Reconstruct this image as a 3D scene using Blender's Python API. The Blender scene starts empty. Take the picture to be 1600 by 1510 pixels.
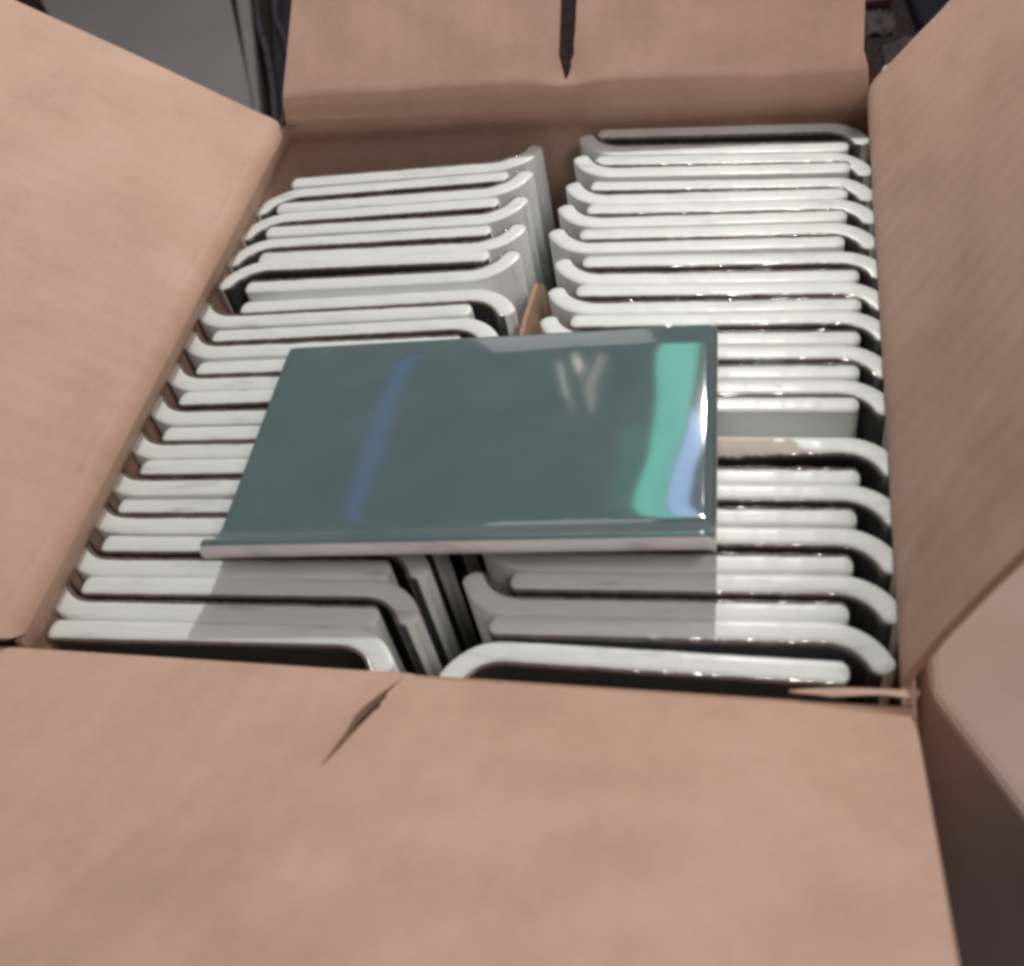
import bpy, bmesh, math, random
from mathutils import Vector, Matrix, noise
from mathutils.geometry import delaunay_2d_cdt
random.seed(7)
S = bpy.context.scene
COL = S.collection

# ------------------------------------------------------------------ camera
cam_d = bpy.data.cameras.new('camera'); cam = bpy.data.objects.new('camera', cam_d); COL.objects.link(cam)
F = 1736.494
cam_d.sensor_width = 36; cam_d.lens = F / 1600 * 36
cam_d.clip_start = 0.01; cam_d.clip_end = 50
R = Matrix(((0.97246, 0.166985, -0.162596), (0.023478, -0.764263, -0.644477), (-0.231884, 0.622911, -0.747136)))
# rows of R are the camera's right, down and forward directions in the scene
right, down, fwd = Vector(R[0]), Vector(R[1]), Vector(R[2])
M = Matrix((right, -down, -fwd)).transposed().to_4x4()
M.translation = Vector((0.31226, -0.21078, 0.36069))
cam.matrix_world = M
cam_d.dof.use_dof = True; cam_d.dof.focus_distance = 0.60; cam_d.dof.aperture_fstop = 8.5
S.camera = cam

# ------------------------------------------------------------------ world, exposure
W = bpy.data.worlds.new('World'); S.world = W; W.use_nodes = True
W.node_tree.nodes['Background'].inputs[0].default_value = (0.88, 0.78, 0.84, 1)
W.node_tree.nodes['Background'].inputs[1].default_value = 0.18
S.view_settings.view_transform = 'Standard'; S.view_settings.look = 'None'
S.view_settings.exposure = 0; S.view_settings.gamma = 1
S.cycles.pixel_filter_type = 'BLACKMAN_HARRIS'; S.cycles.filter_width = 3.6

# ------------------------------------------------------------------ lamps
def area(name, loc, target, size, power, color=(1, 1, 1), size_y=None, shape='DISK'):
    d = bpy.data.lights.new(name, 'AREA'); d.energy = power; d.color = color; d.size = size
    d.shape = shape
    if size_y: d.size_y = size_y
    o = bpy.data.objects.new(name, d); COL.objects.link(o); o.location = loc
    o.rotation_euler = (Vector(target) - Vector(loc)).to_track_quat('-Z', 'Y').to_euler()
    return o
area('ceiling_lamp', (0.27, 1.0, 0.90), (0.18, 0.15, 0), 0.040, 8.4, (1.0, 0.97, 0.90))
area('room_fill', (1.05, -0.45, 1.25), (0.18, 0.15, 0), 0.55, 8.0, (1.0, 0.91, 0.87))  # soft fill light added at the front right
for x, y, z in ((0.285, 1.20, 1.42), (0.279, 1.25, 1.60)):          # the twin bulbs mirrored in the lying tile
    area('glint_light', (x, y, z), (0.18, 0.15, 0), 0.022, 1.1, (1.0, 0.96, 0.88))
def glint_panel(name, c, w, h, tilt, power, color):
    """an unseen light added to be mirrored in the glaze; tilt leans it in its own plane"""
    o = area(name, c, (0.2, 0.12, 0.02), w, power, color, h, 'RECTANGLE')
    o.rotation_euler = (o.rotation_euler.to_matrix() @ Matrix.Rotation(math.radians(tilt), 3, 'Z')).to_euler()
glint_panel('teal_glint_light', (0.098, 1.30, 1.335), 0.095, 0.48, -16, 0.95, (0.20, 0.85, 0.68))  # unseen light added for the teal reflection in the lying tile
glint_panel('pale_blue_glint_light', (0.182, 1.24, 1.31), 0.065, 0.22, -14, 0.45, (0.42, 0.60, 1.0))  # added source for the pale blue patch in the glaze
glint_panel('blue_light', (-0.56, 1.30, 1.385), 0.032, 0.60, -45, 0.085, (0.06, 0.26, 1.0))  # added strip, mirrored as the blue streak

glint_panel('low_band_light', (-0.05, 1.30, 0.74), 0.30, 0.40, 0, 0.75, (1.0, 0.95, 0.90))  # added low panel that gives the tile's far edge its pale band
glint_panel('teal_glint_light', (0.020, 1.31, 1.46), 0.12, 0.26, -16, 0.07, (0.15, 0.85, 0.62))  # dimmer teal light added beside the first to widen the wedge
for x, z, h, t in ((-0.096, 1.150, 0.075, 4), (-0.034, 1.138, 0.095, -24), (-0.060, 1.105, 0.035, 14)):
    glint_panel('glint_light', (x, 1.30, z), 0.006, h, t, 0.013, (1.0, 0.85, 0.72))  # thin strips of light added to draw the V-shaped glint

# ------------------------------------------------------------------ materials
def mat(name, base, rough=0.6, spec=0.5, build=None):
    m = bpy.data.materials.new(name); m.use_nodes = True
    b = m.node_tree.nodes['Principled BSDF']
    b.inputs['Base Color'].default_value = (*base, 1); b.inputs['Roughness'].default_value = rough
    b.inputs['Specular IOR Level'].default_value = spec
    if build: build(m.node_tree, b)
    return m
def N(nt, t, **k):
    n = nt.nodes.new(t)
    for a, v in k.items():
        if a in n.inputs: n.inputs[a].default_value = v
        else: setattr(n, a, v)
    return n
def ramp(nt, fac, stops):
    r = N(nt, 'ShaderNodeValToRGB'); e = r.color_ramp.elements
    e[0].position, e[0].color = stops[0][0], (*stops[0][1], 1)
    e[1].position, e[1].color = stops[-1][0], (*stops[-1][1], 1)
    for p, c in stops[1:-1]:
        x = e.new(p); x.color = (*c, 1)
    nt.links.new(fac, r.inputs[0]); return r
def kraft(c1, c2, c3, fl=0.30):
    def f(nt, b):
        L = nt.links.new
        co = N(nt, 'ShaderNodeTexCoord'); uv = N(nt, 'ShaderNodeUVMap')
        geo = N(nt, 'ShaderNodeNewGeometry')
        n1 = N(nt, 'ShaderNodeTexNoise', Scale=22.0, Detail=5.0, Roughness=0.6); L(geo.outputs['Position'], n1.inputs['Vector'])
        n2 = N(nt, 'ShaderNodeTexNoise', Scale=260.0, Detail=4.0, Roughness=0.7); L(geo.outputs['Position'], n2.inputs['Vector'])
        mx = N(nt, 'ShaderNodeMath', operation='MULTIPLY_ADD'); L(n1.outputs['Fac'], mx.inputs[0]); mx.inputs[1].default_value = 0.75
        m2 = N(nt, 'ShaderNodeMath', operation='MULTIPLY'); L(n2.outputs['Fac'], m2.inputs[0]); m2.inputs[1].default_value = 0.25
        L(m2.outputs[0], mx.inputs[2])
        r = ramp(nt, mx.outputs[0], [(0.34, c1), (0.5, c2), (0.66, c3)])
        L(r.outputs[0], b.inputs['Base Color'])
        # flutes of the corrugated board print faintly through the liner
        mp = N(nt, 'ShaderNodeMapping'); L(uv.outputs[0], mp.inputs['Vector']); mp.inputs['Scale'].default_value = (145, 6, 1)
        wv = N(nt, 'ShaderNodeTexWave', Scale=0.16, Distortion=0.6, Detail=2.0); L(mp.outputs[0], wv.inputs['Vector'])
        ad = N(nt, 'ShaderNodeMath', operation='MULTIPLY_ADD'); L(wv.outputs['Fac'], ad.inputs[0]); ad.inputs[1].default_value = fl
        n3 = N(nt, 'ShaderNodeTexNoise', Scale=35.0, Detail=3.0); L(geo.outputs['Position'], n3.inputs['Vector'])
        L(n3.outputs['Fac'], ad.inputs[2])
        bp = N(nt, 'ShaderNodeBump', Strength=0.14, Distance=0.003); L(ad.outputs[0], bp.inputs['Height']); L(bp.outputs[0], b.inputs['Normal'])
    return f
M_CARD = mat('kraft_cardboard', (0.5, 0.33, 0.25), 0.62, 0.25, kraft((0.475, 0.312, 0.234), (0.535, 0.353, 0.270), (0.585, 0.392, 0.307)))
M_PALE = mat('pale_cardboard', (0.7, 0.55, 0.47), 0.62, 0.25, kraft((0.74, 0.58, 0.50), (0.79, 0.64, 0.55), (0.83, 0.69, 0.60), 0.0))
M_CEDGE = mat('cut_cardboard_edge', (0.42, 0.27, 0.19), 0.8, 0.1)
def bisque_nodes(nt, b):
    L = nt.links.new
    tc = N(nt, 'ShaderNodeTexCoord'); oi = N(nt, 'ShaderNodeObjectInfo')
    off = N(nt, 'ShaderNodeVectorMath', operation='SCALE'); L(oi.outputs['Location'], off.inputs[0]); off.inputs['Scale'].default_value = 37.0
    ad = N(nt, 'ShaderNodeVectorMath', operation='ADD'); L(tc.outputs['Object'], ad.inputs[0]); L(off.outputs[0], ad.inputs[1])
    mp = N(nt, 'ShaderNodeMapping'); L(ad.outputs[0], mp.inputs['Vector']); mp.inputs['Scale'].default_value = (28, 170, 28)
    n1 = N(nt, 'ShaderNodeTexNoise', Scale=1.0, Detail=3.0, Roughness=0.55); L(mp.outputs[0], n1.inputs['Vector'])
    r = ramp(nt, n1.outputs['Fac'], [(0.30, (0.54, 0.56, 0.56)), (0.41, (0.68, 0.715, 0.70)), (0.60, (0.715, 0.755, 0.735)), (0.75, (0.73, 0.77, 0.765))])
    L(r.outputs[0], b.inputs['Base Color'])
    n2 = N(nt, 'ShaderNodeTexNoise', Scale=900.0, Detail=3.0); L(tc.outputs['Object'], n2.inputs['Vector'])
    bp = N(nt, 'ShaderNodeBump', Strength=0.25, Distance=0.0006); L(n2.outputs['Fac'], bp.inputs['Height']); L(bp.outputs[0], b.inputs['Normal'])
M_BODY = mat('cream_bisque', (0.78, 0.77, 0.70), 0.42, 0.45, bisque_nodes)
M_BODY.node_tree.nodes['Principled BSDF'].inputs['Coat Weight'].default_value = 0.10
M_BODY.node_tree.nodes['Principled BSDF'].inputs['Coat Roughness'].default_value = 0.16
M_CHIP = mat('chipped_bisque', (0.70, 0.62, 0.56), 0.85, 0.1)
def glaze_nodes(nt, b):
    L = nt.links.new
    tc = N(nt, 'ShaderNodeTexCoord')
    n1 = N(nt, 'ShaderNodeTexNoise', Scale=45.0, Detail=2.0); L(tc.outputs['Object'], n1.inputs['Vector'])
    n2 = N(nt, 'ShaderNodeTexNoise', Scale=1500.0, Detail=2.0); L(tc.outputs['Object'], n2.inputs['Vector'])
    m = N(nt, 'ShaderNodeMath', operation='MULTIPLY_ADD'); L(n2.outputs['Fac'], m.inputs[0]); m.inputs[1].default_value = 0.35; 
    m3 = N(nt, 'ShaderNodeMath', operation='MULTIPLY'); L(n1.outputs['Fac'], m3.inputs[0]); m3.inputs[1].default_value = 0.65
    L(m3.outputs[0], m.inputs[2])
    r = ramp(nt, m.outputs[0], [(0.36, (0.090, 0.138, 0.150)), (0.5, (0.098, 0.148, 0.158)), (0.64, (0.108, 0.158, 0.162))])
    L(r.outputs[0], b.inputs['Base Color'])
    n4 = N(nt, 'ShaderNodeTexNoise', Scale=16.0, Detail=1.0); L(tc.outputs['Object'], n4.inputs['Vector'])
    bp = N(nt, 'ShaderNodeBump', Strength=0.10, Distance=0.004); L(n4.outputs['Fac'], bp.inputs['Height']); L(bp.outputs[0], b.inputs['Normal'])
M_GLAZE = mat('dark_teal_glaze', (0.06, 0.11, 0.12), 0.058, 0.6, glaze_nodes)
M_RIM = mat('glaze_rim_bounce_tint', (0.17, 0.135, 0.12), 0.06, 0.8)  # warm bounce tint of the gaps is put into this brown
M_GLAZE2 = mat('dark_glaze', (0.048, 0.052, 0.052), 0.12, 0.6)

# ------------------------------------------------------------------ helpers
def tag(o, label=None, cat=None, group=None, kind=None):
    for k, v in (('label', label), ('category', cat), ('group', group), ('kind', kind)):
        if v: o[k] = v
    return o
def link(name, me, parent=None):
    o = bpy.data.objects.new(name, me); COL.objects.link(o)
    if parent: o.parent = parent
    return o
def empty(name, loc=(0, 0, 0), rz=0):
    o = bpy.data.objects.new(name, None); COL.objects.link(o); o.location = loc; o.rotation_euler = (0, 0, rz)
    o.empty_display_size = 0.01
    return o
def mesh(name, vs, fs, mats, smooth=True, midx=None):
    me = bpy.data.meshes.new(name); me.from_pydata([tuple(v) for v in vs], [], fs)
    for m in mats: me.materials.append(m)
    bm = bmesh.new(); bm.from_mesh(me)
    if midx:
        bm.faces.ensure_lookup_table()
        for f, i in zip(bm.faces, midx): f.material_index = i
    bmesh.ops.recalc_face_normals(bm, faces=bm.faces)
    for f in bm.faces: f.smooth = smooth
    bm.to_mesh(me); bm.free(); me.update(); return me
def inside(p, poly):
    c = False; n = len(poly)
    for i in range(n):
        (x1, y1), (x2, y2) = poly[i], poly[(i + 1) % n]
        if (y1 > p[1]) != (y2 > p[1]) and p[0] < (x2 - x1) * (p[1] - y1) / (y2 - y1) + x1: c = not c
    return c
def densify(poly, step):
    out = []
    n = len(poly)
    for i in range(n):
        a, b = Vector(poly[i]), Vector(poly[(i + 1) % n]); k = max(1, int((b - a).length / step))
        for j in range(k): out.append(tuple(a + (b - a) * j / k))
    return out
def panel(name, outline, holes, step, vlines, fmap, parent, thick=0.0034, flip=False, mt=None):
    """corrugated board cut to an outline with real holes, bent by fmap(u, v)"""
    fine = 0.0035 if vlines and step > 0.005 else step
    ol = densify(outline, fine); hl = [densify(h, min(fine, step * 0.6)) for h in holes]
    near = {}
    for lp in [ol] + hl:
        for q in lp: near.setdefault((int(q[0] // 0.005), int(q[1] // 0.005)), []).append(q)
    pts, edges = [], []
    for loop in [ol] + hl:
        s = len(pts); pts += loop
        edges += [(s + i, s + (i + 1) % len(loop)) for i in range(len(loop))]
    us = [p[0] for p in ol]; vs_ = [p[1] for p in ol]
    u = min(us) + fine * 0.5
    while u < max(us):
        v_list = list(vlines); v = (vlines[-1] if vlines else min(vs_)) + step
        while v < max(vs_): v_list.append(v); v += step
        for v in v_list:
            if inside((u, v), ol) and not any(inside((u, v), h) for h in hl):
                ci, cj = int(u // 0.005), int(v // 0.005)
                d = min([math.hypot(u - q[0], v - q[1]) for a in (-1, 0, 1) for b in (-1, 0, 1) for q in near.get((ci + a, cj + b), [])] or [1])
                if d > 0.0016: pts.append((u, v))
        u += fine
    r = delaunay_2d_cdt([Vector(p) for p in pts], edges, [], 0, 1e-6)
    V, Fs = r[0], r[2]
    keep = []
    for f in Fs:
        c = sum((V[i] for i in f), Vector((0, 0))) / len(f)
        if inside(c, ol) and not any(inside(c, h) for h in hl): keep.append(list(f))
    # both liners and the cut edge, offset along the true surface normal
    top, bot = [], []; e = 1e-4
    for p in V:
        P = Vector(fmap(p.x, p.y)); du = Vector(fmap(p.x + e, p.y)) - Vector(fmap(p.x - e, p.y)); dv = Vector(fmap(p.x, p.y + e)) - Vector(fmap(p.x, p.y - e))
        n = du.cross(dv); n = n.normalized() if n.length > 1e-12 else Vector((0, 0, 1))
        if flip: n = -n
        top.append(P); bot.append(P - n * thick)
    nV = len(V); cnt = {}
    for f in keep:
        for a, b in zip(f, f[1:] + f[:1]): cnt[(a, b)] = cnt.get((a, b), 0) + 1
    rimf = [(b, a, a + nV, b + nV) for (a, b) in cnt if (b, a) not in cnt]
    fs = keep + [[i + nV for i in reversed(f)] for f in keep] + rimf
    if flip: fs = [list(reversed(f)) for f in fs]
    used = sorted({i for f in fs for i in f}); ren = {o_: n_ for n_, o_ in enumerate(used)}
    allv = top + bot
    me = bpy.data.meshes.new(name)
    me.from_pydata([allv[i] for i in used], [], [[ren[i] for i in f] for f in fs])
    uvl = me.uv_layers.new(name='UVMap')
    for lp in me.loops: uvl.data[lp.index].uv = V[used[lp.vertex_index] % nV]
    me.materials.append(mt or M_CARD); me.materials.append(M_CEDGE)
    nk = 2 * len(keep)
    for k, p in enumerate(me.polygons): p.use_smooth = True; p.material_index = 1 if k >= nk else 0
    o = link(name, me, parent)
    es = o.modifiers.new('edges', 'EDGE_SPLIT'); es.split_angle = math.radians(55)
    return o
def bend(a0, a1, fl, v, a2=None):
    """position along a fold: angle goes from a0 to a1 over length fl (degrees), small overshoot ridge a2 in the middle"""
    n = 12; x = z = 0.0; vf = min(v, fl)
    for i in range(n):
        t = (i + 0.5) / n * vf / fl; s = t * t * (3 - 2 * t); a = math.radians(a0 + (a1 - a0) * s)
        x += math.cos(a) * vf / n; z += math.sin(a) * vf / n
    if v > fl:
        a = math.radians(a1); x += math.cos(a) * (v - fl); z += math.sin(a) * (v - fl)
    return x, z
def nz(x, y, z, s): return noise.noise(Vector((x * s, y * s, z * s)))

# ------------------------------------------------------------------ the cardboard box
D, WD, DEEP = 0.377, 0.36, 0.243
box = empty('cardboard_box', (0.18, 0.19, -DEEP))
tag(box, 'open brown cardboard box packed with two columns of tiles, its four flaps folded out', 'box')
def lo(p): return (p[0] - 0.18, p[1] - 0.19, p[2] + DEEP)

def bul(z):                                   # the walls belly out a little below the rim
    t = min(1, -z / 0.022); return t * t * (3 - 2 * t)
def f_left_wall(u, v):
    z = -v; y = u; m = math.sin(math.pi * min(1, max(0, u / D)))
    return lo((-0.0065 * bul(z) * (0.4 + 0.6 * m) - 0.004 * bul(z) + 0.0006 * nz(0, y, z, 30), y, z))
def f_right_wall(u, v):
    z = -v; y = u; m = math.sin(math.pi * min(1, max(0, u / D)))
    return lo((WD + 0.004 * bul(z) + 0.003 * m * bul(z) + 0.0006 * nz(5, y, z, 30), y, z))
def rimback(x): return 0.381 + 0.003 * math.sin(math.pi * min(1, max(0, x / WD)))
def f_back_wall(u, v):
    z = -v; return lo((u, rimback(u) + 0.006 * bul(z) + 0.0006 * nz(u, 3, z, 30), z))
def f_front_wall(u, v):
    z = -v; return lo((u, -0.0072 - 0.003 * bul(z), z))
wl = [0.0, 0.004, 0.008, 0.013, 0.018, 0.024]
panel('wall', [(-0.004, 0), (D + 0.003, 0), (D + 0.020, 0.016), (D + 0.022, DEEP), (-0.010, DEEP)], [], 0.016, wl[1:], f_left_wall, box)
panel('wall', [(-0.006, 0), (D + 0.005, 0), (D + 0.020, 0.016), (D + 0.022, DEEP), (-0.006, DEEP)], [], 0.016, wl[1:], f_right_wall, box, flip=True)
panel('wall', [(0.0, 0), (WD, 0), (WD + 0.006, 0.02), (WD + 0.006, DEEP), (-0.014, DEEP), (-0.012, 0.02)], [], 0.016, wl[1:], f_back_wall, box, flip=True)
panel('wall', [(-0.002, 0), (WD, 0), (WD + 0.004, DEEP), (-0.010, DEEP)], [], 0.016, wl[1:], f_front_wall, box)
panel('bottom', [(-0.012, -0.012), (WD + 0.006, -0.012), (WD + 0.006, D + 0.016), (-0.012, D + 0.016)], [], 0.05, [], lambda u, v: lo((u, v, -DEEP + 0.0045)), box)

def f_left_flap(u, v):
    a = 33
    x, z = bend(84, a + 14, 0.006, min(v, 0.010))
    if v > 0.010:
        x2, z2 = bend(a - 10, a, 0.012, v - 0.010); x += x2; z += z2
    w = 0.0022 * nz(u, v, 1, 9) * min(1, v / 0.03) + 0.0003 * nz(u, v, 4, 40) * min(1, v / 0.01) - 0.0013 * math.exp(-((v - 0.0110) / 0.0018) ** 2)
    return lo((-x - w * 0.5, u, z + w))
panel('flap', [(0.000, 0), (D - 0.002, 0), (D - 0.001, 0.006), (D - 0.001, 0.205), (-0.010, 0.205), (-0.010, 0.012), (-0.006, 0.004)], [], 0.012,
      [0.0018, 0.0036, 0.0055, 0.0075, 0.0095, 0.0115, 0.015, 0.02], f_left_flap, box, flip=True)
def f_right_flap(u, v):
    t = min(1, max(0, u / D)); a = 71 - 19 * t
    x, z = bend(88, a, 0.012, v)
    w = 0.0030 * nz(u, v, 7, 10) * min(1, v / 0.03) + 0.0004 * nz(u, v, 2, 45) * min(1, v / 0.01)
    w += 0.0016 * math.exp(-((u - 0.035 - v * 0.55) / 0.006) ** 2) * min(1, v / 0.01) * math.exp(-v / 0.05)
    return lo((WD + x - w, u, z + w * 0.4))
panel('flap', [(0.001, 0), (D + 0.001, 0), (D + 0.001, 0.2), (0.001, 0.2)], [], 0.011,
      [0.002, 0.004, 0.007, 0.010, 0.014], f_right_flap, box)
def f_back_flap(u, v):
    t = min(1, max(0, u / WD)); a = 33 + 10 * t; fl = 0.0175 - 0.006 * t
    x, z = bend(94, 90, fl, min(v, fl))
    if v > fl:
        x2, z2 = bend(62, a, 0.007, v - fl); x += x2; z += z2
    ed = min(1, v / 0.02)
    w = 0.0026 * nz(u, v, 3, 11) * ed + 0.0015 * nz(u, v, 9, 30) * ed
    w += 0.0014 * math.exp(-((v - 0.004 + u * 0.02) / 0.0016) ** 2) * math.exp(-(u / 0.09) ** 2)     # raised crease by the left corner
    w += 0.0020 * math.exp(-((u - 0.006 - v * 0.30) / 0.003) ** 2) * math.exp(-v / 0.012)
    w -= 0.002 * math.exp(-((u - 0.185) / 0.012) ** 2) * math.exp(-((v - 0.024) / 0.010) ** 2)
    return lo((u, rimback(u) + x - w * 0.5, z + w))
slit_b = [(0.1845, 0.0205), (0.1862, 0.024), (0.1876, 0.029), (0.1874, 0.0315), (0.1893, 0.036), (0.1890, 0.042), (0.1897, 0.05), (0.1905, 0.075), (0.1906, 0.196), (0.1806, 0.196),
          (0.1806, 0.075), (0.1802, 0.05), (0.1800, 0.036), (0.1828, 0.026)]
panel('flap', [(0.003, 0), (WD - 0.0025, 0), (WD - 0.004, 0.018), (WD - 0.0065, 0.026), (WD - 0.0065, 0.2), (0.009, 0.2), (0.006, 0.02)], [slit_b], 0.010,
      [0.0015, 0.003, 0.0045, 0.006, 0.009, 0.012, 0.015, 0.018, 0.021, 0.025], f_back_flap, box)
def f_front_flap(u, v):
    x, z = bend(60, 27, 0.006, v)
    rim = 0.0016 * math.exp(-((u - 0.05) / 0.12) ** 2)
    step = 0.0022 / (1 + math.exp((u - 0.1795) / 0.0008)) * math.exp(-v / 0.012)    # torn halves sit at slightly different heights
    w = 0.0022 * nz(u, v, 12, 9) * min(1, v / 0.02) + 0.0004 * nz(u, v, 15, 34) * min(1, v / 0.01)
    ln = 0.165 - (v - 0.05) * 0.34 - u
    if ln > 0 and v > 0.02: w -= 0.17 * min(ln, 0.035) * min(1, (v - 0.02) / 0.04)
    lift = 0.0024 * math.exp(-((u - 0.176) / 0.012) ** 2 - ((v - 0.025) / 0.02) ** 2)
    dip = -0.0035 * (1 / (1 + math.exp(-(u - 0.335) / 0.006))) * math.exp(-v / 0.015)
    return lo((u, -0.0075 - x, z + w + step + lift * 0.6 + dip - 0.001))
slit_f = [(0.1768, 0.0040), (0.1748, 0.0095), (0.1731, 0.016), (0.1735, 0.0195), (0.1727, 0.0218), (0.1733, 0.0255), (0.1718, 0.0282), (0.1712, 0.031), (0.1690, 0.0395), (0.1668, 0.050), (0.1640, 0.0615),
          (0.1646, 0.051), (0.1655, 0.0405), (0.1652, 0.031), (0.1672, 0.024), (0.1700, 0.0175), (0.1738, 0.0098)]
panel('flap', [(-0.034, -0.010), (-0.015, -0.007), (-0.008, 0.0006), (0.179, 0.0), (0.180, 0.0028), (0.330, 0.0022), (WD - 0.001, 0.0045), (WD, 0.012), (WD, 0.2), (-0.034, 0.2)], [slit_f], 0.010,
      [0.0025, 0.004, 0.0058, 0.008, 0.012], f_front_flap, box, flip=True)
# frayed paper lip torn up between the front wall and the right flap
def f_lip(u, v):
    return lo((0.318 + u, -0.004 + 0.0015 * math.sin(u * 90) - v * 0.9 + 0.0022 * (u / 0.04) ** 2, 0.0012 + 0.0035 * (u / 0.045) ** 2 + 0.001 * math.sin(v * 700)))
panel('torn_lip', [(0, 0), (0.044, 0), (0.043, 0.0042), (0.032, 0.003), (0.015, 0.0042), (0.004, 0.0022)], [], 0.003, [0.0015], f_lip, box, thick=0.0012, flip=True)

# ------------------------------------------------------------------ the cove tiles
TH, TALL = 0.0101, 0.219
def centreline(Lx, d, fine=False):
    """flat part from the free end (0,0) to the cove, then a quarter curl that ends in the tip at (-Lx, d)"""
    r = d * 0.92; pts = []
    xs = -(Lx - r)
    n = 26
    for i in range(n + 1): pts.append((xs * i / n, 0.0, 0.0))
    sweep = math.radians(66)
    # curl of radius rr reaching height d
    rr = d / (1 - math.cos(sweep)) * 0.93
    xw = rr * math.sin(sweep); x0 = -Lx + xw
    n = 64 if fine else n
    pts = [(x0 * i / n, 0.0, 0.0) for i in range(n + 1)]
    m = 9
    for i in range(1, m + 1):
        a = sweep * i / m; pts.append((x0 - rr * math.sin(a), rr * (1 - math.cos(a)), a))
    a = sweep; px, py, _ = pts[-1]; pts.append((px - math.cos(a) * d * 0.07, py + math.sin(a) * d * 0.07, a))
    return pts
cache = {}
def tile_mesh(Lx, d, sx, sy, chip=None, var=0):
    """sx: side the cove is on (-1 left, +1 right); sy: +1 curls to the back, -1 to the front. the glaze is on the side it curls to"""
    key = (Lx, d, sx, sy, chip, var)
    if key in cache: return cache[key]
    cl = centreline(Lx, d, True); n = len(cl)
    ext = []
    for i, (x, y, a) in enumerate(cl):
        nx, ny = math.sin(a), math.cos(a)          # towards the glazed side for a cove on the left curling back
        ext.append((x, y, nx, ny, 1.0))
    # rounded ends
    x, y, a = cl[0]; first = [(0.0028, 0, 0, 1, 0.35), (0.0022, 0, 0, 1, 0.66), (0.0010, 0, 0, 1, 0.90)]
    xe, ye, ae = cl[-1]; dx, dy = -math.cos(ae), math.sin(ae); nx, ny = math.sin(ae), math.cos(ae)
    last = [(xe + dx * 0.0013, ye + dy * 0.0013, nx, ny, 0.90), (xe + dx * 0.0026, ye + dy * 0.0026, nx, ny, 0.66), (xe + dx * 0.0034, ye + dy * 0.0034, nx, ny, 0.33)]
    rows = first + ext + last
    prof = [(-0.5, -0.0004), (-0.45, -0.0001), (-0.2, 0.0), (0.2, 0.0), (0.42, -0.0001), (0.5, -0.0007)]
    vs, fs, mi = [], [], []
    K = len(prof) + 2
    def cdep(q, o):
        if not chip or not chip[0] < q < chip[1]: return 0.0
        t = (q - chip[0]) / (chip[1] - chip[0]); sh = min(1, 1.6 * (1 - t), 7 * t) if chip[2] > 0.0035 else min(1, 1.5 * t, 9 * (1 - t))
        return max(0.0, chip[2] * sh * (0.55 + o) * (1 + 0.35 * math.sin(q * 900) * math.sin(q * 370 + 1)))
    for (x, y, nx, ny, w) in rows:
        line = [(-0.5, -TALL)] + prof + [(0.5, -TALL)]
        wob = [0.00022 * nz(x, 3.1 * var, i, 70) + 0.00012 * nz(x, var, 5.5, 260) for i in (1, 2, 3)]
        for (o, z) in line:
            zz = z - 0.0009 * (1 - w)
            if chip and chip[0] < -x < chip[1] and o > -0.1 and z > -0.1:
                zz -= cdep(-x, o)
            if z > -0.1: zz += wob[2]
            off = o * TH * w + (wob[0] if o > 0.3 else wob[1] if o < -0.3 else 0)
            vs.append((-sx * (x + nx * off), sy * (y + ny * off), zz))
    for i in range(len(rows) - 1):
        for k in range(K):
            a, b = i * K + k, i * K + (k + 1) % K
            fs.append((a, b, b + K, a + K))
            xm = -rows[i][0]
            mi.append(1 if 2 <= k <= 6 and min(cdep(xm, prof[min(k, 5)][0]), cdep(-rows[i + 1][0], prof[min(k, 5)][0])) > 0.0003 else 0)
    fs.append(tuple(range(K))); mi.append(0); fs.append(tuple((len(rows) - 1) * K + k for k in range(K))); mi.append(0)
    if sx > 0: pass
    body = mesh('tile_body', vs, fs, [M_BODY, M_CHIP], True, mi)
    # the glaze: a glossy skin over the inside of the cove, its poured rim just over the sawn edge
    gv, gf, gm = [], [], []
    rg = random.Random(int(Lx * 1e5) + int(d * 1e5) * 7 + sx * 3 + sy + var * 101)
    gp = [(0.40, -0.0006), (0.425, 0.0001), (0.475, 0.0005), (0.53, 0.0004), (0.575, -0.0003), (0.60, -0.0014), (0.585, -0.003), (0.585, -0.05), (0.585, -TALL + 0.001), (0.49, -TALL + 0.001)]
    G = len(gp)
    for (x, y, nx, ny, w) in rows:
        j = rg.uniform(-0.0003, 0.00025)
        for q, (o, z) in enumerate(gp):
            zz = z - 0.0009 * (1 - w) + (j if 0 < q < 6 else 0)
            if chip and chip[0] < -x < chip[1] and z > -0.01:
                zz -= cdep(-x, 0.5) * 1.05
            off = (o + (j * 60 if q in (1, 2, 3) else 0)) * TH * w + 0.00022 * nz(x, 3.1 * var, 1, 70) + 0.00012 * nz(x, var, 5.5, 260)
            gv.append((-sx * (x + nx * off), sy * (y + ny * off), zz))
    for i in range(len(rows) - 1):
        for k in range(G - 1):
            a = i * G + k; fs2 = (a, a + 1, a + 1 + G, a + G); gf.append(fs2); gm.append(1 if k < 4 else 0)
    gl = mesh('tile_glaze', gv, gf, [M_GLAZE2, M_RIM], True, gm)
    cache[key] = (body, gl); return cache[key]

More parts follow.
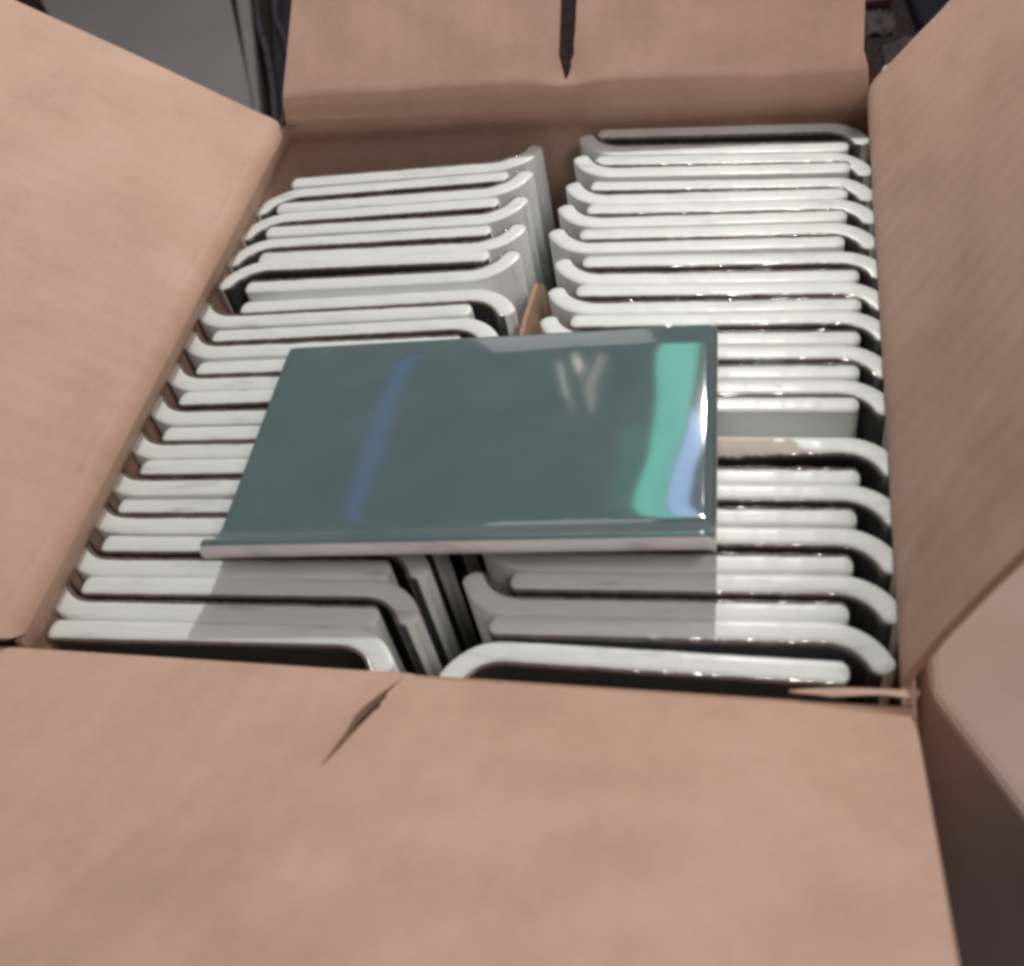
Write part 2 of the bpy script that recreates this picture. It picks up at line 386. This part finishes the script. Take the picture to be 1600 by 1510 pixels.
HZ = -0.016
def place(p, slope, tipx, sy, label, group, chip=None, d=0.0145, L=0.150):
    """p: a point of the flat part's middle line; tipx: where the cove ends; sy: +1 curls to the back, -1 to the front"""
    sx = 1 if tipx > p[0] else -1
    ex = tipx - sx * L
    b, g = tile_mesh(L, d, sx, sy, chip, random.randint(0, 3))
    t = empty('cove_tile', (ex, p[1] + slope * (ex - p[0]), HZ + random.uniform(-0.0016, 0.0009)))
    t.rotation_euler = (random.uniform(-0.004, 0.004), random.uniform(-0.003, 0.003), math.atan(slope) + random.uniform(-0.004, 0.004))
    tag(t, label, 'tile', group, 'thing')
    link('body', b, t); link('glaze', g, t)
    return t
ORD = ['rearmost', 'second', 'third', 'fourth', 'fifth', 'sixth', 'seventh', 'eighth', 'ninth', 'tenth', 'eleventh', 'twelfth', 'thirteenth', 'fourteenth', 'fifteenth']
def nth(i): return 'rearmost pair' if i == 0 else ORD[i] + ' pair from back'
GR, GL = 'cove tiles packed on edge in the right column', 'cove tiles packed on edge in the left column'
place((.3275, .3744), -.045, .3545, -1, 'single cream edged tile standing rearmost against the back wall in the right column', GR)
# right column pairs: (y at x .3275, slope, x of the left tip, x of the right tip); spare spacing between the two backs last
RP = [(.3585, .3482, -.045, .1945, .3555), (.3360, .3262, -.030, .1948, .3560), (.3150, .3055, -.018, .1932, .3565), (.2936, .2833, -.004, .1922, .3555),
      (.2713, .2590, .000, .1905, .3605), (.2455, .2349, -.004, .1972, .3602), (.2224, .2128, .002, .1975, .3600), (.1993, .1895, .004, .1964, .3592),
      (.1766, .1667, .008, .1955, .3585), (.1538, .1285, .010, .1945, .3598), (.1120, .1022, .015, .1940, .3595), (.0888, .0790, .025, .1920, .3572),
      (.0652, .0550, .034, .1900, .3562), (.0419, .0320, .036, .1880, .3515)]
chips = {9: (0.03, 0.12, 0.0042)}
for i, (ya, yb, s, xl, xr) in enumerate(RP):
    nm = nth(i)
    place((.3275, ya), s, xl, 1, ('cove tile showing its broad grey back in a gap, %s, right column' if i == 9 else 'cove tile curled back at its left end, %s, right column') % nm, GR)
    place((.3275 if i != 9 else .3306, yb), s, xr, -1, ('cove tile with long chip in its top edge, %s, right column' if i in chips else 'cove tile curled forward at its right end, %s, right column') % nm, GR, chip=chips.get(i))
place((.3275, .0150), -.006, .1875, -1, 'frontmost tile of the right column, curled forward at its left end', GR)
# left column: four pairs curled the other way, then a mixed pair, then nine like those on the right
LP = [(.0477, .3417, .063, -.001, .1645), (.0550, .3155, .060, -.002, .1632), (.0615, .2915, .045, -.002, .1640), (.0700, .2682, .030, .0018, .1664)]
for i, (x, y, s, xl, xr) in enumerate(LP):
    place((x, y + .0050), s, xr, 1, 'cove tile curled back at its right end, %s, left column' % nth(i), GL, d=0.0165)
    place((x, y - .0050), s, xl, -1, ('' if i > 99 else 'cove tile curled forward at its left end, %s, left column') % nth(i), GL, d=0.0165,
          chip=None)
place((.0740, .2476), .050, .1674, 1, 'cove tile curled back at its right end, fifth pair from back, left column', GL, d=0.0165)
place((.0785, .2302), .065, .1708, -1, 'cove tile curled forward at its right end, fifth pair from back, left column', GL)
LQ = [(.0304, .2146, .2045, .056, -.0042), (.0380, .1921, .1805, .050, -.0050), (.0480, .1668, .1565, .048, -.0048), (.0550, .1431, .1330, .046, -.0054), (.0623, .1203, .1096, .044, -.0074),
      (.0375, .0956, .0856, .042, -.0104), (.0460, .0730, .0628, .042, -.0090), (.0560, .0486, .0386, .042, -.0078), (.0646, .0250, .0148, .040, -.0068)]
for i, (x, ya, yb, s, xl) in enumerate(LQ):
    place((x, ya), s, xl, 1, 'cove tile curled back at its left end, %s, left column' % nth(5 + i), GL, L=.1545)
    place((x, yb), s, xl + .1705 if i < 8 else .1575, -1, 'cove tile curled forward at its right end, %s, left column' % nth(5 + i), GL, L=.1545)

# ------------------------------------------------------------------ the tile lying on top
def lying_tile():
    Zt = 0.001
    c = [Vector((.0695, .1770)), Vector((.2830, .1925)), Vector((.2885, .0755)), Vector((.0735, .0608))]  # BL BR FR FL of the flat glaze
    o = Vector((.179, .122))
    t = empty('cove_tile', (o.x, o.y, Zt - 0.010))
    tag(t, 'glossy dark teal tile lying face up across both columns of packed tiles', 'tile', None, 'thing')
    U, Vn = 60, 30
    def P(u, v):                                   # u 0..1 left to right, v 0 back .. 1 front
        a = c[0].lerp(c[1], u); b = c[3].lerp(c[2], u); return a.lerp(b, v) - o
    # section from back edge to the tip of the front cove: (distance forward past v=1, height)
    r, THK = 0.0165, 0.0085
    sec = [('v', q, 0.0) for q in (0, .004, .008, .014, .022, .035, .05, .07, .09, .115)] + [('v', i / 22.0, 0.0) for i in range(3, 23)] + [('c', math.radians(a), 0) for a in (5, 10, 16, 22, 28, 34, 40, 46, 52, 58, 63)] + [('t', math.radians(a), 0) for a in (12, 25, 40, 55, 68, 80)]
    us = [0, 0.0015, 0.004, 0.008, 0.014] + [0.02 + 0.95 * i / 34 for i in range(35)] + [0.976, 0.982, 0.986, 0.990, 0.993, 0.996, 0.9985, 1.0]
    def rim(u):                                    # the glazed right side dips, then rolls over; the left side is cut square
        z = 0.0
        dr = (1 - u) * 0.209
        if dr < 0.0045: z -= 0.0032 * (1 - dr / 0.0045) ** 2.2
        if u * 0.209 < 0.001: z -= 0.0004
        if dr < 0.030: z -= 0.00035 * (1 - dr / 0.030) ** 2
        return z
    def sp(u, s, off=0.0):
        k, q, _ = s
        fr = (P(u, 1) - P(u, 0)).normalized()
        if k == 'v':
            p = P(u, q); z = 0.010; db = q * 0.121
            if db < 0.014: z -= 0.0010 * (1 - db / 0.014) ** 2
            if db < 0.002: z -= 0.0012 * (1 - db / 0.002) ** 2
            return Vector((p.x, p.y, z + rim(u) - off))
        if k == 'c':
            p = P(u, 1) + fr * (r * math.sin(q) + off * math.sin(q)); z = 0.010 + r * (1 - math.cos(q)) - off * math.cos(q)
        else:                                      # rounded over the top of the cove and a little down its back
            a = math.radians(63); hh = THK / 2
            cx, cz = r * math.sin(a) + hh * math.sin(a), 0.010 + r * (1 - math.cos(a)) - hh * math.cos(a)
            rad = hh - min(off, hh * 0.9)
            # direction from the centre towards the glazed side, swept over the tip to the back
            b0 = math.atan2(math.cos(a), -math.sin(a)) - q
            p = P(u, 1) + fr * (cx + rad * math.cos(b0)); z = cz + rad * math.sin(b0); q = a
        return Vector((p.x, p.y, z + rim(u) * max(0.15, math.cos(q))))
    def grid(off, ss):
        return [[sp(u, s, off) for s in ss] for u in us]
    def shell(name, o1, o2, m, ss):
        A, B = grid(o1, ss), grid(o2, ss); nu, ns = len(us), len(ss); vs = [v for row in A for v in row] + [v for row in B for v in row]; n = nu * ns
        fs = []
        for i in range(nu - 1):
            for j in range(ns - 1):
                a = i * ns + j; fs += [(a, a + 1, a + 1 + ns, a + ns), (n + a, n + a + ns, n + a + 1 + ns, n + a + 1)]
        for i in range(nu - 1):
            a = i * ns; fs.append((a, a + ns, n + a + ns, n + a)); a = i * ns + ns - 1; fs.append((a, n + a, n + a + ns, a + ns))
        for j in range(ns - 1):
            a = j; fs.append((a, n + a, n + a + 1, a + 1)); a = (nu - 1) * ns + j; fs.append((a, a + 1, n + a + 1, n + a))
        me = mesh(name, vs, fs, [m], True)
        ob = link(name, me, t); return ob
    secb = sec + [('t', math.radians(a), 0) for a in (95, 110, 130, 150, 168, 180)]
    b = shell('body', 0.0006, THK - 0.0006, M_BODY, secb)
    g = shell('glaze', 0.0, 0.0009, M_GLAZE, sec)
    for ob in (b, g):
        md = ob.modifiers.new('edge', 'EDGE_SPLIT'); md.split_angle = math.radians(50)
lying_tile()
# folded pad of board between the packed tiles and the one lying on them
def slab(name, poly, z0, z1, mats, bev=0.0, parent=None):
    n = len(poly); vs = [(x, y, z0) for x, y in poly] + [(x, y, z1) for x, y in poly]
    fs = [tuple(range(n))[::-1], tuple(range(n, 2 * n))] + [(i, (i + 1) % n, n + (i + 1) % n, n + i) for i in range(n)]
    o = link(name, mesh(name, vs, fs, mats, False), parent)
    if bev:
        m = o.modifiers.new('bevel', 'BEVEL'); m.width = bev; m.segments = 3
    return o
pad = slab('cardboard_pad', [(.105, .094), (.262, .104), (.258, .160), (.102, .150)], HZ + 0.0012, -0.0078, [M_CEDGE], 0.001)
tag(pad, 'small folded cardboard pad wedged under the lying teal tile', 'cardboard pad')

dv = empty('cardboard_divider', (0, 0, 0))
tag(dv, 'narrow brown cardboard divider standing in the gap between the two tile columns', 'divider')
panel('sheet', [(.140, .018), (.217, .018), (.250, .0225), (.262, .034), (.272, .060), (.280, .235), (.140, .235)], [], 0.012, [], lambda u, v: (.1815 + .004 * (v - .02) / .2, u, -v), dv, thick=0.0022)

# ------------------------------------------------------------------ surroundings
def floor_nodes(nt, b):
    L = nt.links.new; g = N(nt, 'ShaderNodeNewGeometry')
    n1 = N(nt, 'ShaderNodeTexNoise', Scale=260.0, Detail=5.0); L(g.outputs['Position'], n1.inputs['Vector'])
    r = ramp(nt, n1.outputs['Fac'], [(0.3, (0.012, 0.008, 0.009)), (0.7, (0.05, 0.034, 0.032))]); L(r.outputs[0], b.inputs['Base Color'])
    bp = N(nt, 'ShaderNodeBump', Strength=0.6, Distance=0.003); L(n1.outputs['Fac'], bp.inputs['Height']); L(bp.outputs[0], b.inputs['Normal'])
M_FLOOR = mat('dark_carpet', (0.03, 0.02, 0.02), 0.95, 0.1, floor_nodes)
ZF = -DEEP
fl = slab('floor', [(-8, -8), (8, -8), (8, 8), (-8, 8)], ZF - 0.05, ZF - 0.0005, [M_FLOOR]); tag(fl, kind='structure')

def noisy(c, s, k):
    def f(nt, b):
        L = nt.links.new; g = N(nt, 'ShaderNodeTexCoord')
        n1 = N(nt, 'ShaderNodeTexNoise', Scale=s, Detail=4.0); L(g.outputs['Object'], n1.inputs['Vector'])
        r = ramp(nt, n1.outputs['Fac'], [(0.3, tuple(x * (1 - k) for x in c)), (0.7, tuple(x * (1 + k) for x in c))]); L(r.outputs[0], b.inputs['Base Color'])
    return f
M_GREY = mat('grey_plastic', (0.2, 0.2, 0.2), 0.5, 0.4, noisy((0.215, 0.200, 0.200), 9, 0.06))
M_BLACK = mat('black_plastic', (0.01, 0.01, 0.014), 0.4, 0.5, noisy((0.010, 0.009, 0.014), 30, 0.3))
M_CABLE = mat('dark_rubber', (0.05, 0.05, 0.055), 0.45, 0.5, noisy((0.035, 0.033, 0.04), 60, 0.3))
M_NAVY = mat('navy_cloth', (0.01, 0.012, 0.04), 0.8, 0.2, noisy((0.008, 0.008, 0.018), 40, 0.3))
M_CLOTH = mat('grey_cloth', (0.12, 0.1, 0.1), 0.9, 0.1, noisy((0.075, 0.058, 0.062), 25, 0.3))
M_RED = mat('red_plastic', (0.3, 0.03, 0.04), 0.5, 0.4, noisy((0.07, 0.02, 0.024), 60, 0.4))
lid = empty('storage_lid', (-0.45, 0.95, ZF))
tag(lid, 'flat grey panel lying on the dark floor behind the box, past the left flap', 'panel')
z1 = 0.016
def rel(poly, dz=0): return [(x + 0.45, y - 0.95) for x, y in poly]
P0 = [(-.669, 1.115), (-.372, 1.070), (-.240, .786), (-.215, .70), (-.50, .74), (-.60, 1.02)]
slab('top_panel', rel(P0), 0.0, z1, [M_GREY], 0.003, lid)
slab('rim', rel([(-.3735, 1.092), (-.352, 1.090), (-.200, .700), (-.2185, .700), (-.2415, .786)]), 0.0005, z1 + 0.004, [M_GREY], 0.004, lid)
def tube(name, pts, r, m, parent=None):
    cu = bpy.data.curves.new(name, 'CURVE'); cu.dimensions = '3D'; cu.bevel_depth = r; cu.bevel_resolution = 3
    s = cu.splines.new('BEZIER'); s.bezier_points.add(len(pts) - 1)
    for bp_, p in zip(s.bezier_points, pts): bp_.co = p; bp_.handle_left_type = bp_.handle_right_type = 'AUTO'
    cu.materials.append(m); tmp = bpy.data.objects.new('tmp', cu); COL.objects.link(tmp)
    dg = bpy.context.evaluated_depsgraph_get(); me = bpy.data.meshes.new_from_object(tmp.evaluated_get(dg)); bpy.data.objects.remove(tmp)
    for p in me.polygons: p.use_smooth = True
    return link(name, me, parent)
bag = slab('black_case', [(-.335, 1.12), (-.19, 1.12), (-.13, .70), (-.192, .70)], ZF, ZF + 0.010, [M_BLACK], 0.004)
tag(bag, 'low black case lying beside the right edge of the grey panel', 'case')
cabs = [([(-.352, 1.12, ZF + .016), (-.300, .98, ZF + .016), (-.262, .90, ZF + .018), (-.215, .78, ZF + .016), (-.19, .70, ZF + .015)], 0.0035, 'thin dark cable running along the edge of the grey panel'),
        ([(-.310, 1.10, ZF + .016), (-.285, 1.00, ZF + .02), (-.250, .93, ZF + .02), (-.222, .86, ZF + .016), (-.2, .75, ZF + .014)], 0.0028, 'dark cable lying over the middle of the black case'),
        ([(-.275, 1.12, ZF + .016), (-.262, 1.02, ZF + .02), (-.235, .95, ZF + .018), (-.205, .90, ZF + .02), (-.16, .86, ZF + .014)], 0.0038, 'pale dark grey cable curving beside the back flap of the box')]
for p, r, l in cabs: tag(tube('cable', p, r, M_CABLE), l, 'cable', 'cables behind the box')
nv = slab('navy_box', [(.425, .99), (.56, 1.03), (.60, .90), (.438, .872)], ZF, ZF + 0.02, [M_NAVY], 0.006)
tag(nv, 'dark navy flat bundle on the floor behind the right flap', 'bundle')
rd = slab('red_packet', [(.386, .98), (.412, .985), (.414, .942), (.388, .938)], ZF, ZF + 0.012, [M_RED], 0.003)
tag(rd, 'small dull red packet at the edge of the dark floor beside the back flap', 'packet')
def crumple(name, x, y, sx, sy, h, seed, m):
    n = 26; vs = []; fs = []
    for i in range(n):
        for j in range(n):
            u, v = i / (n - 1) * 2 - 1, j / (n - 1) * 2 - 1; e = max(0, 1 - (u * u + v * v) * (0.8 + 0.4 * noise.noise(Vector((u * 2, v * 2, seed)))))
            z = ZF + h * (e ** 0.6) * (0.65 + 0.7 * abs(noise.noise(Vector((u * 3.1, v * 3.1, seed + 3)))))
            vs.append((x + u * sx, y + v * sy, z + 0.0))
    for i in range(n - 1):
        for j in range(n - 1): a = i * n + j; fs.append((a, a + 1, a + 1 + n, a + n))
    return link(name, mesh(name, vs, fs, [m]))
tag(crumple('crumpled_cloth', .432, .835, .028, .035, .022, 2, M_CLOTH), 'crumpled dull grey cloth on the floor between the back and right flaps', 'cloth')
tag(crumple('crumpled_rag', .398, .905, .02, .018, .016, 6, M_CLOTH), 'small dull grey rag next to the red packet', 'rag')

# neighbouring carton seen past the front right corner
nb = empty('neighbouring_carton', (.384, .060, ZF))
tag(nb, 'second brown carton standing beside the front right corner of the open box', 'box')
H = DEEP - 0.06
nb.location = (.384, .060, ZF)
A = [(.3745, .52), (.3745, .0355), (.4960, -.1665), (.95, -.1665), (.95, .52)]       # crushed front left corner cut across
A = [(x - .384, y - .060) for x, y in A]
bpy.data.objects.remove(nb)
nb = slab('neighbouring_carton', A, 0.0, H, [M_PALE], 0.005); nb.location = (.384, .060, ZF)
for p in nb.data.polygons: p.use_smooth = False
tag(nb, 'second brown carton standing beside the front right corner of the open box', 'box')
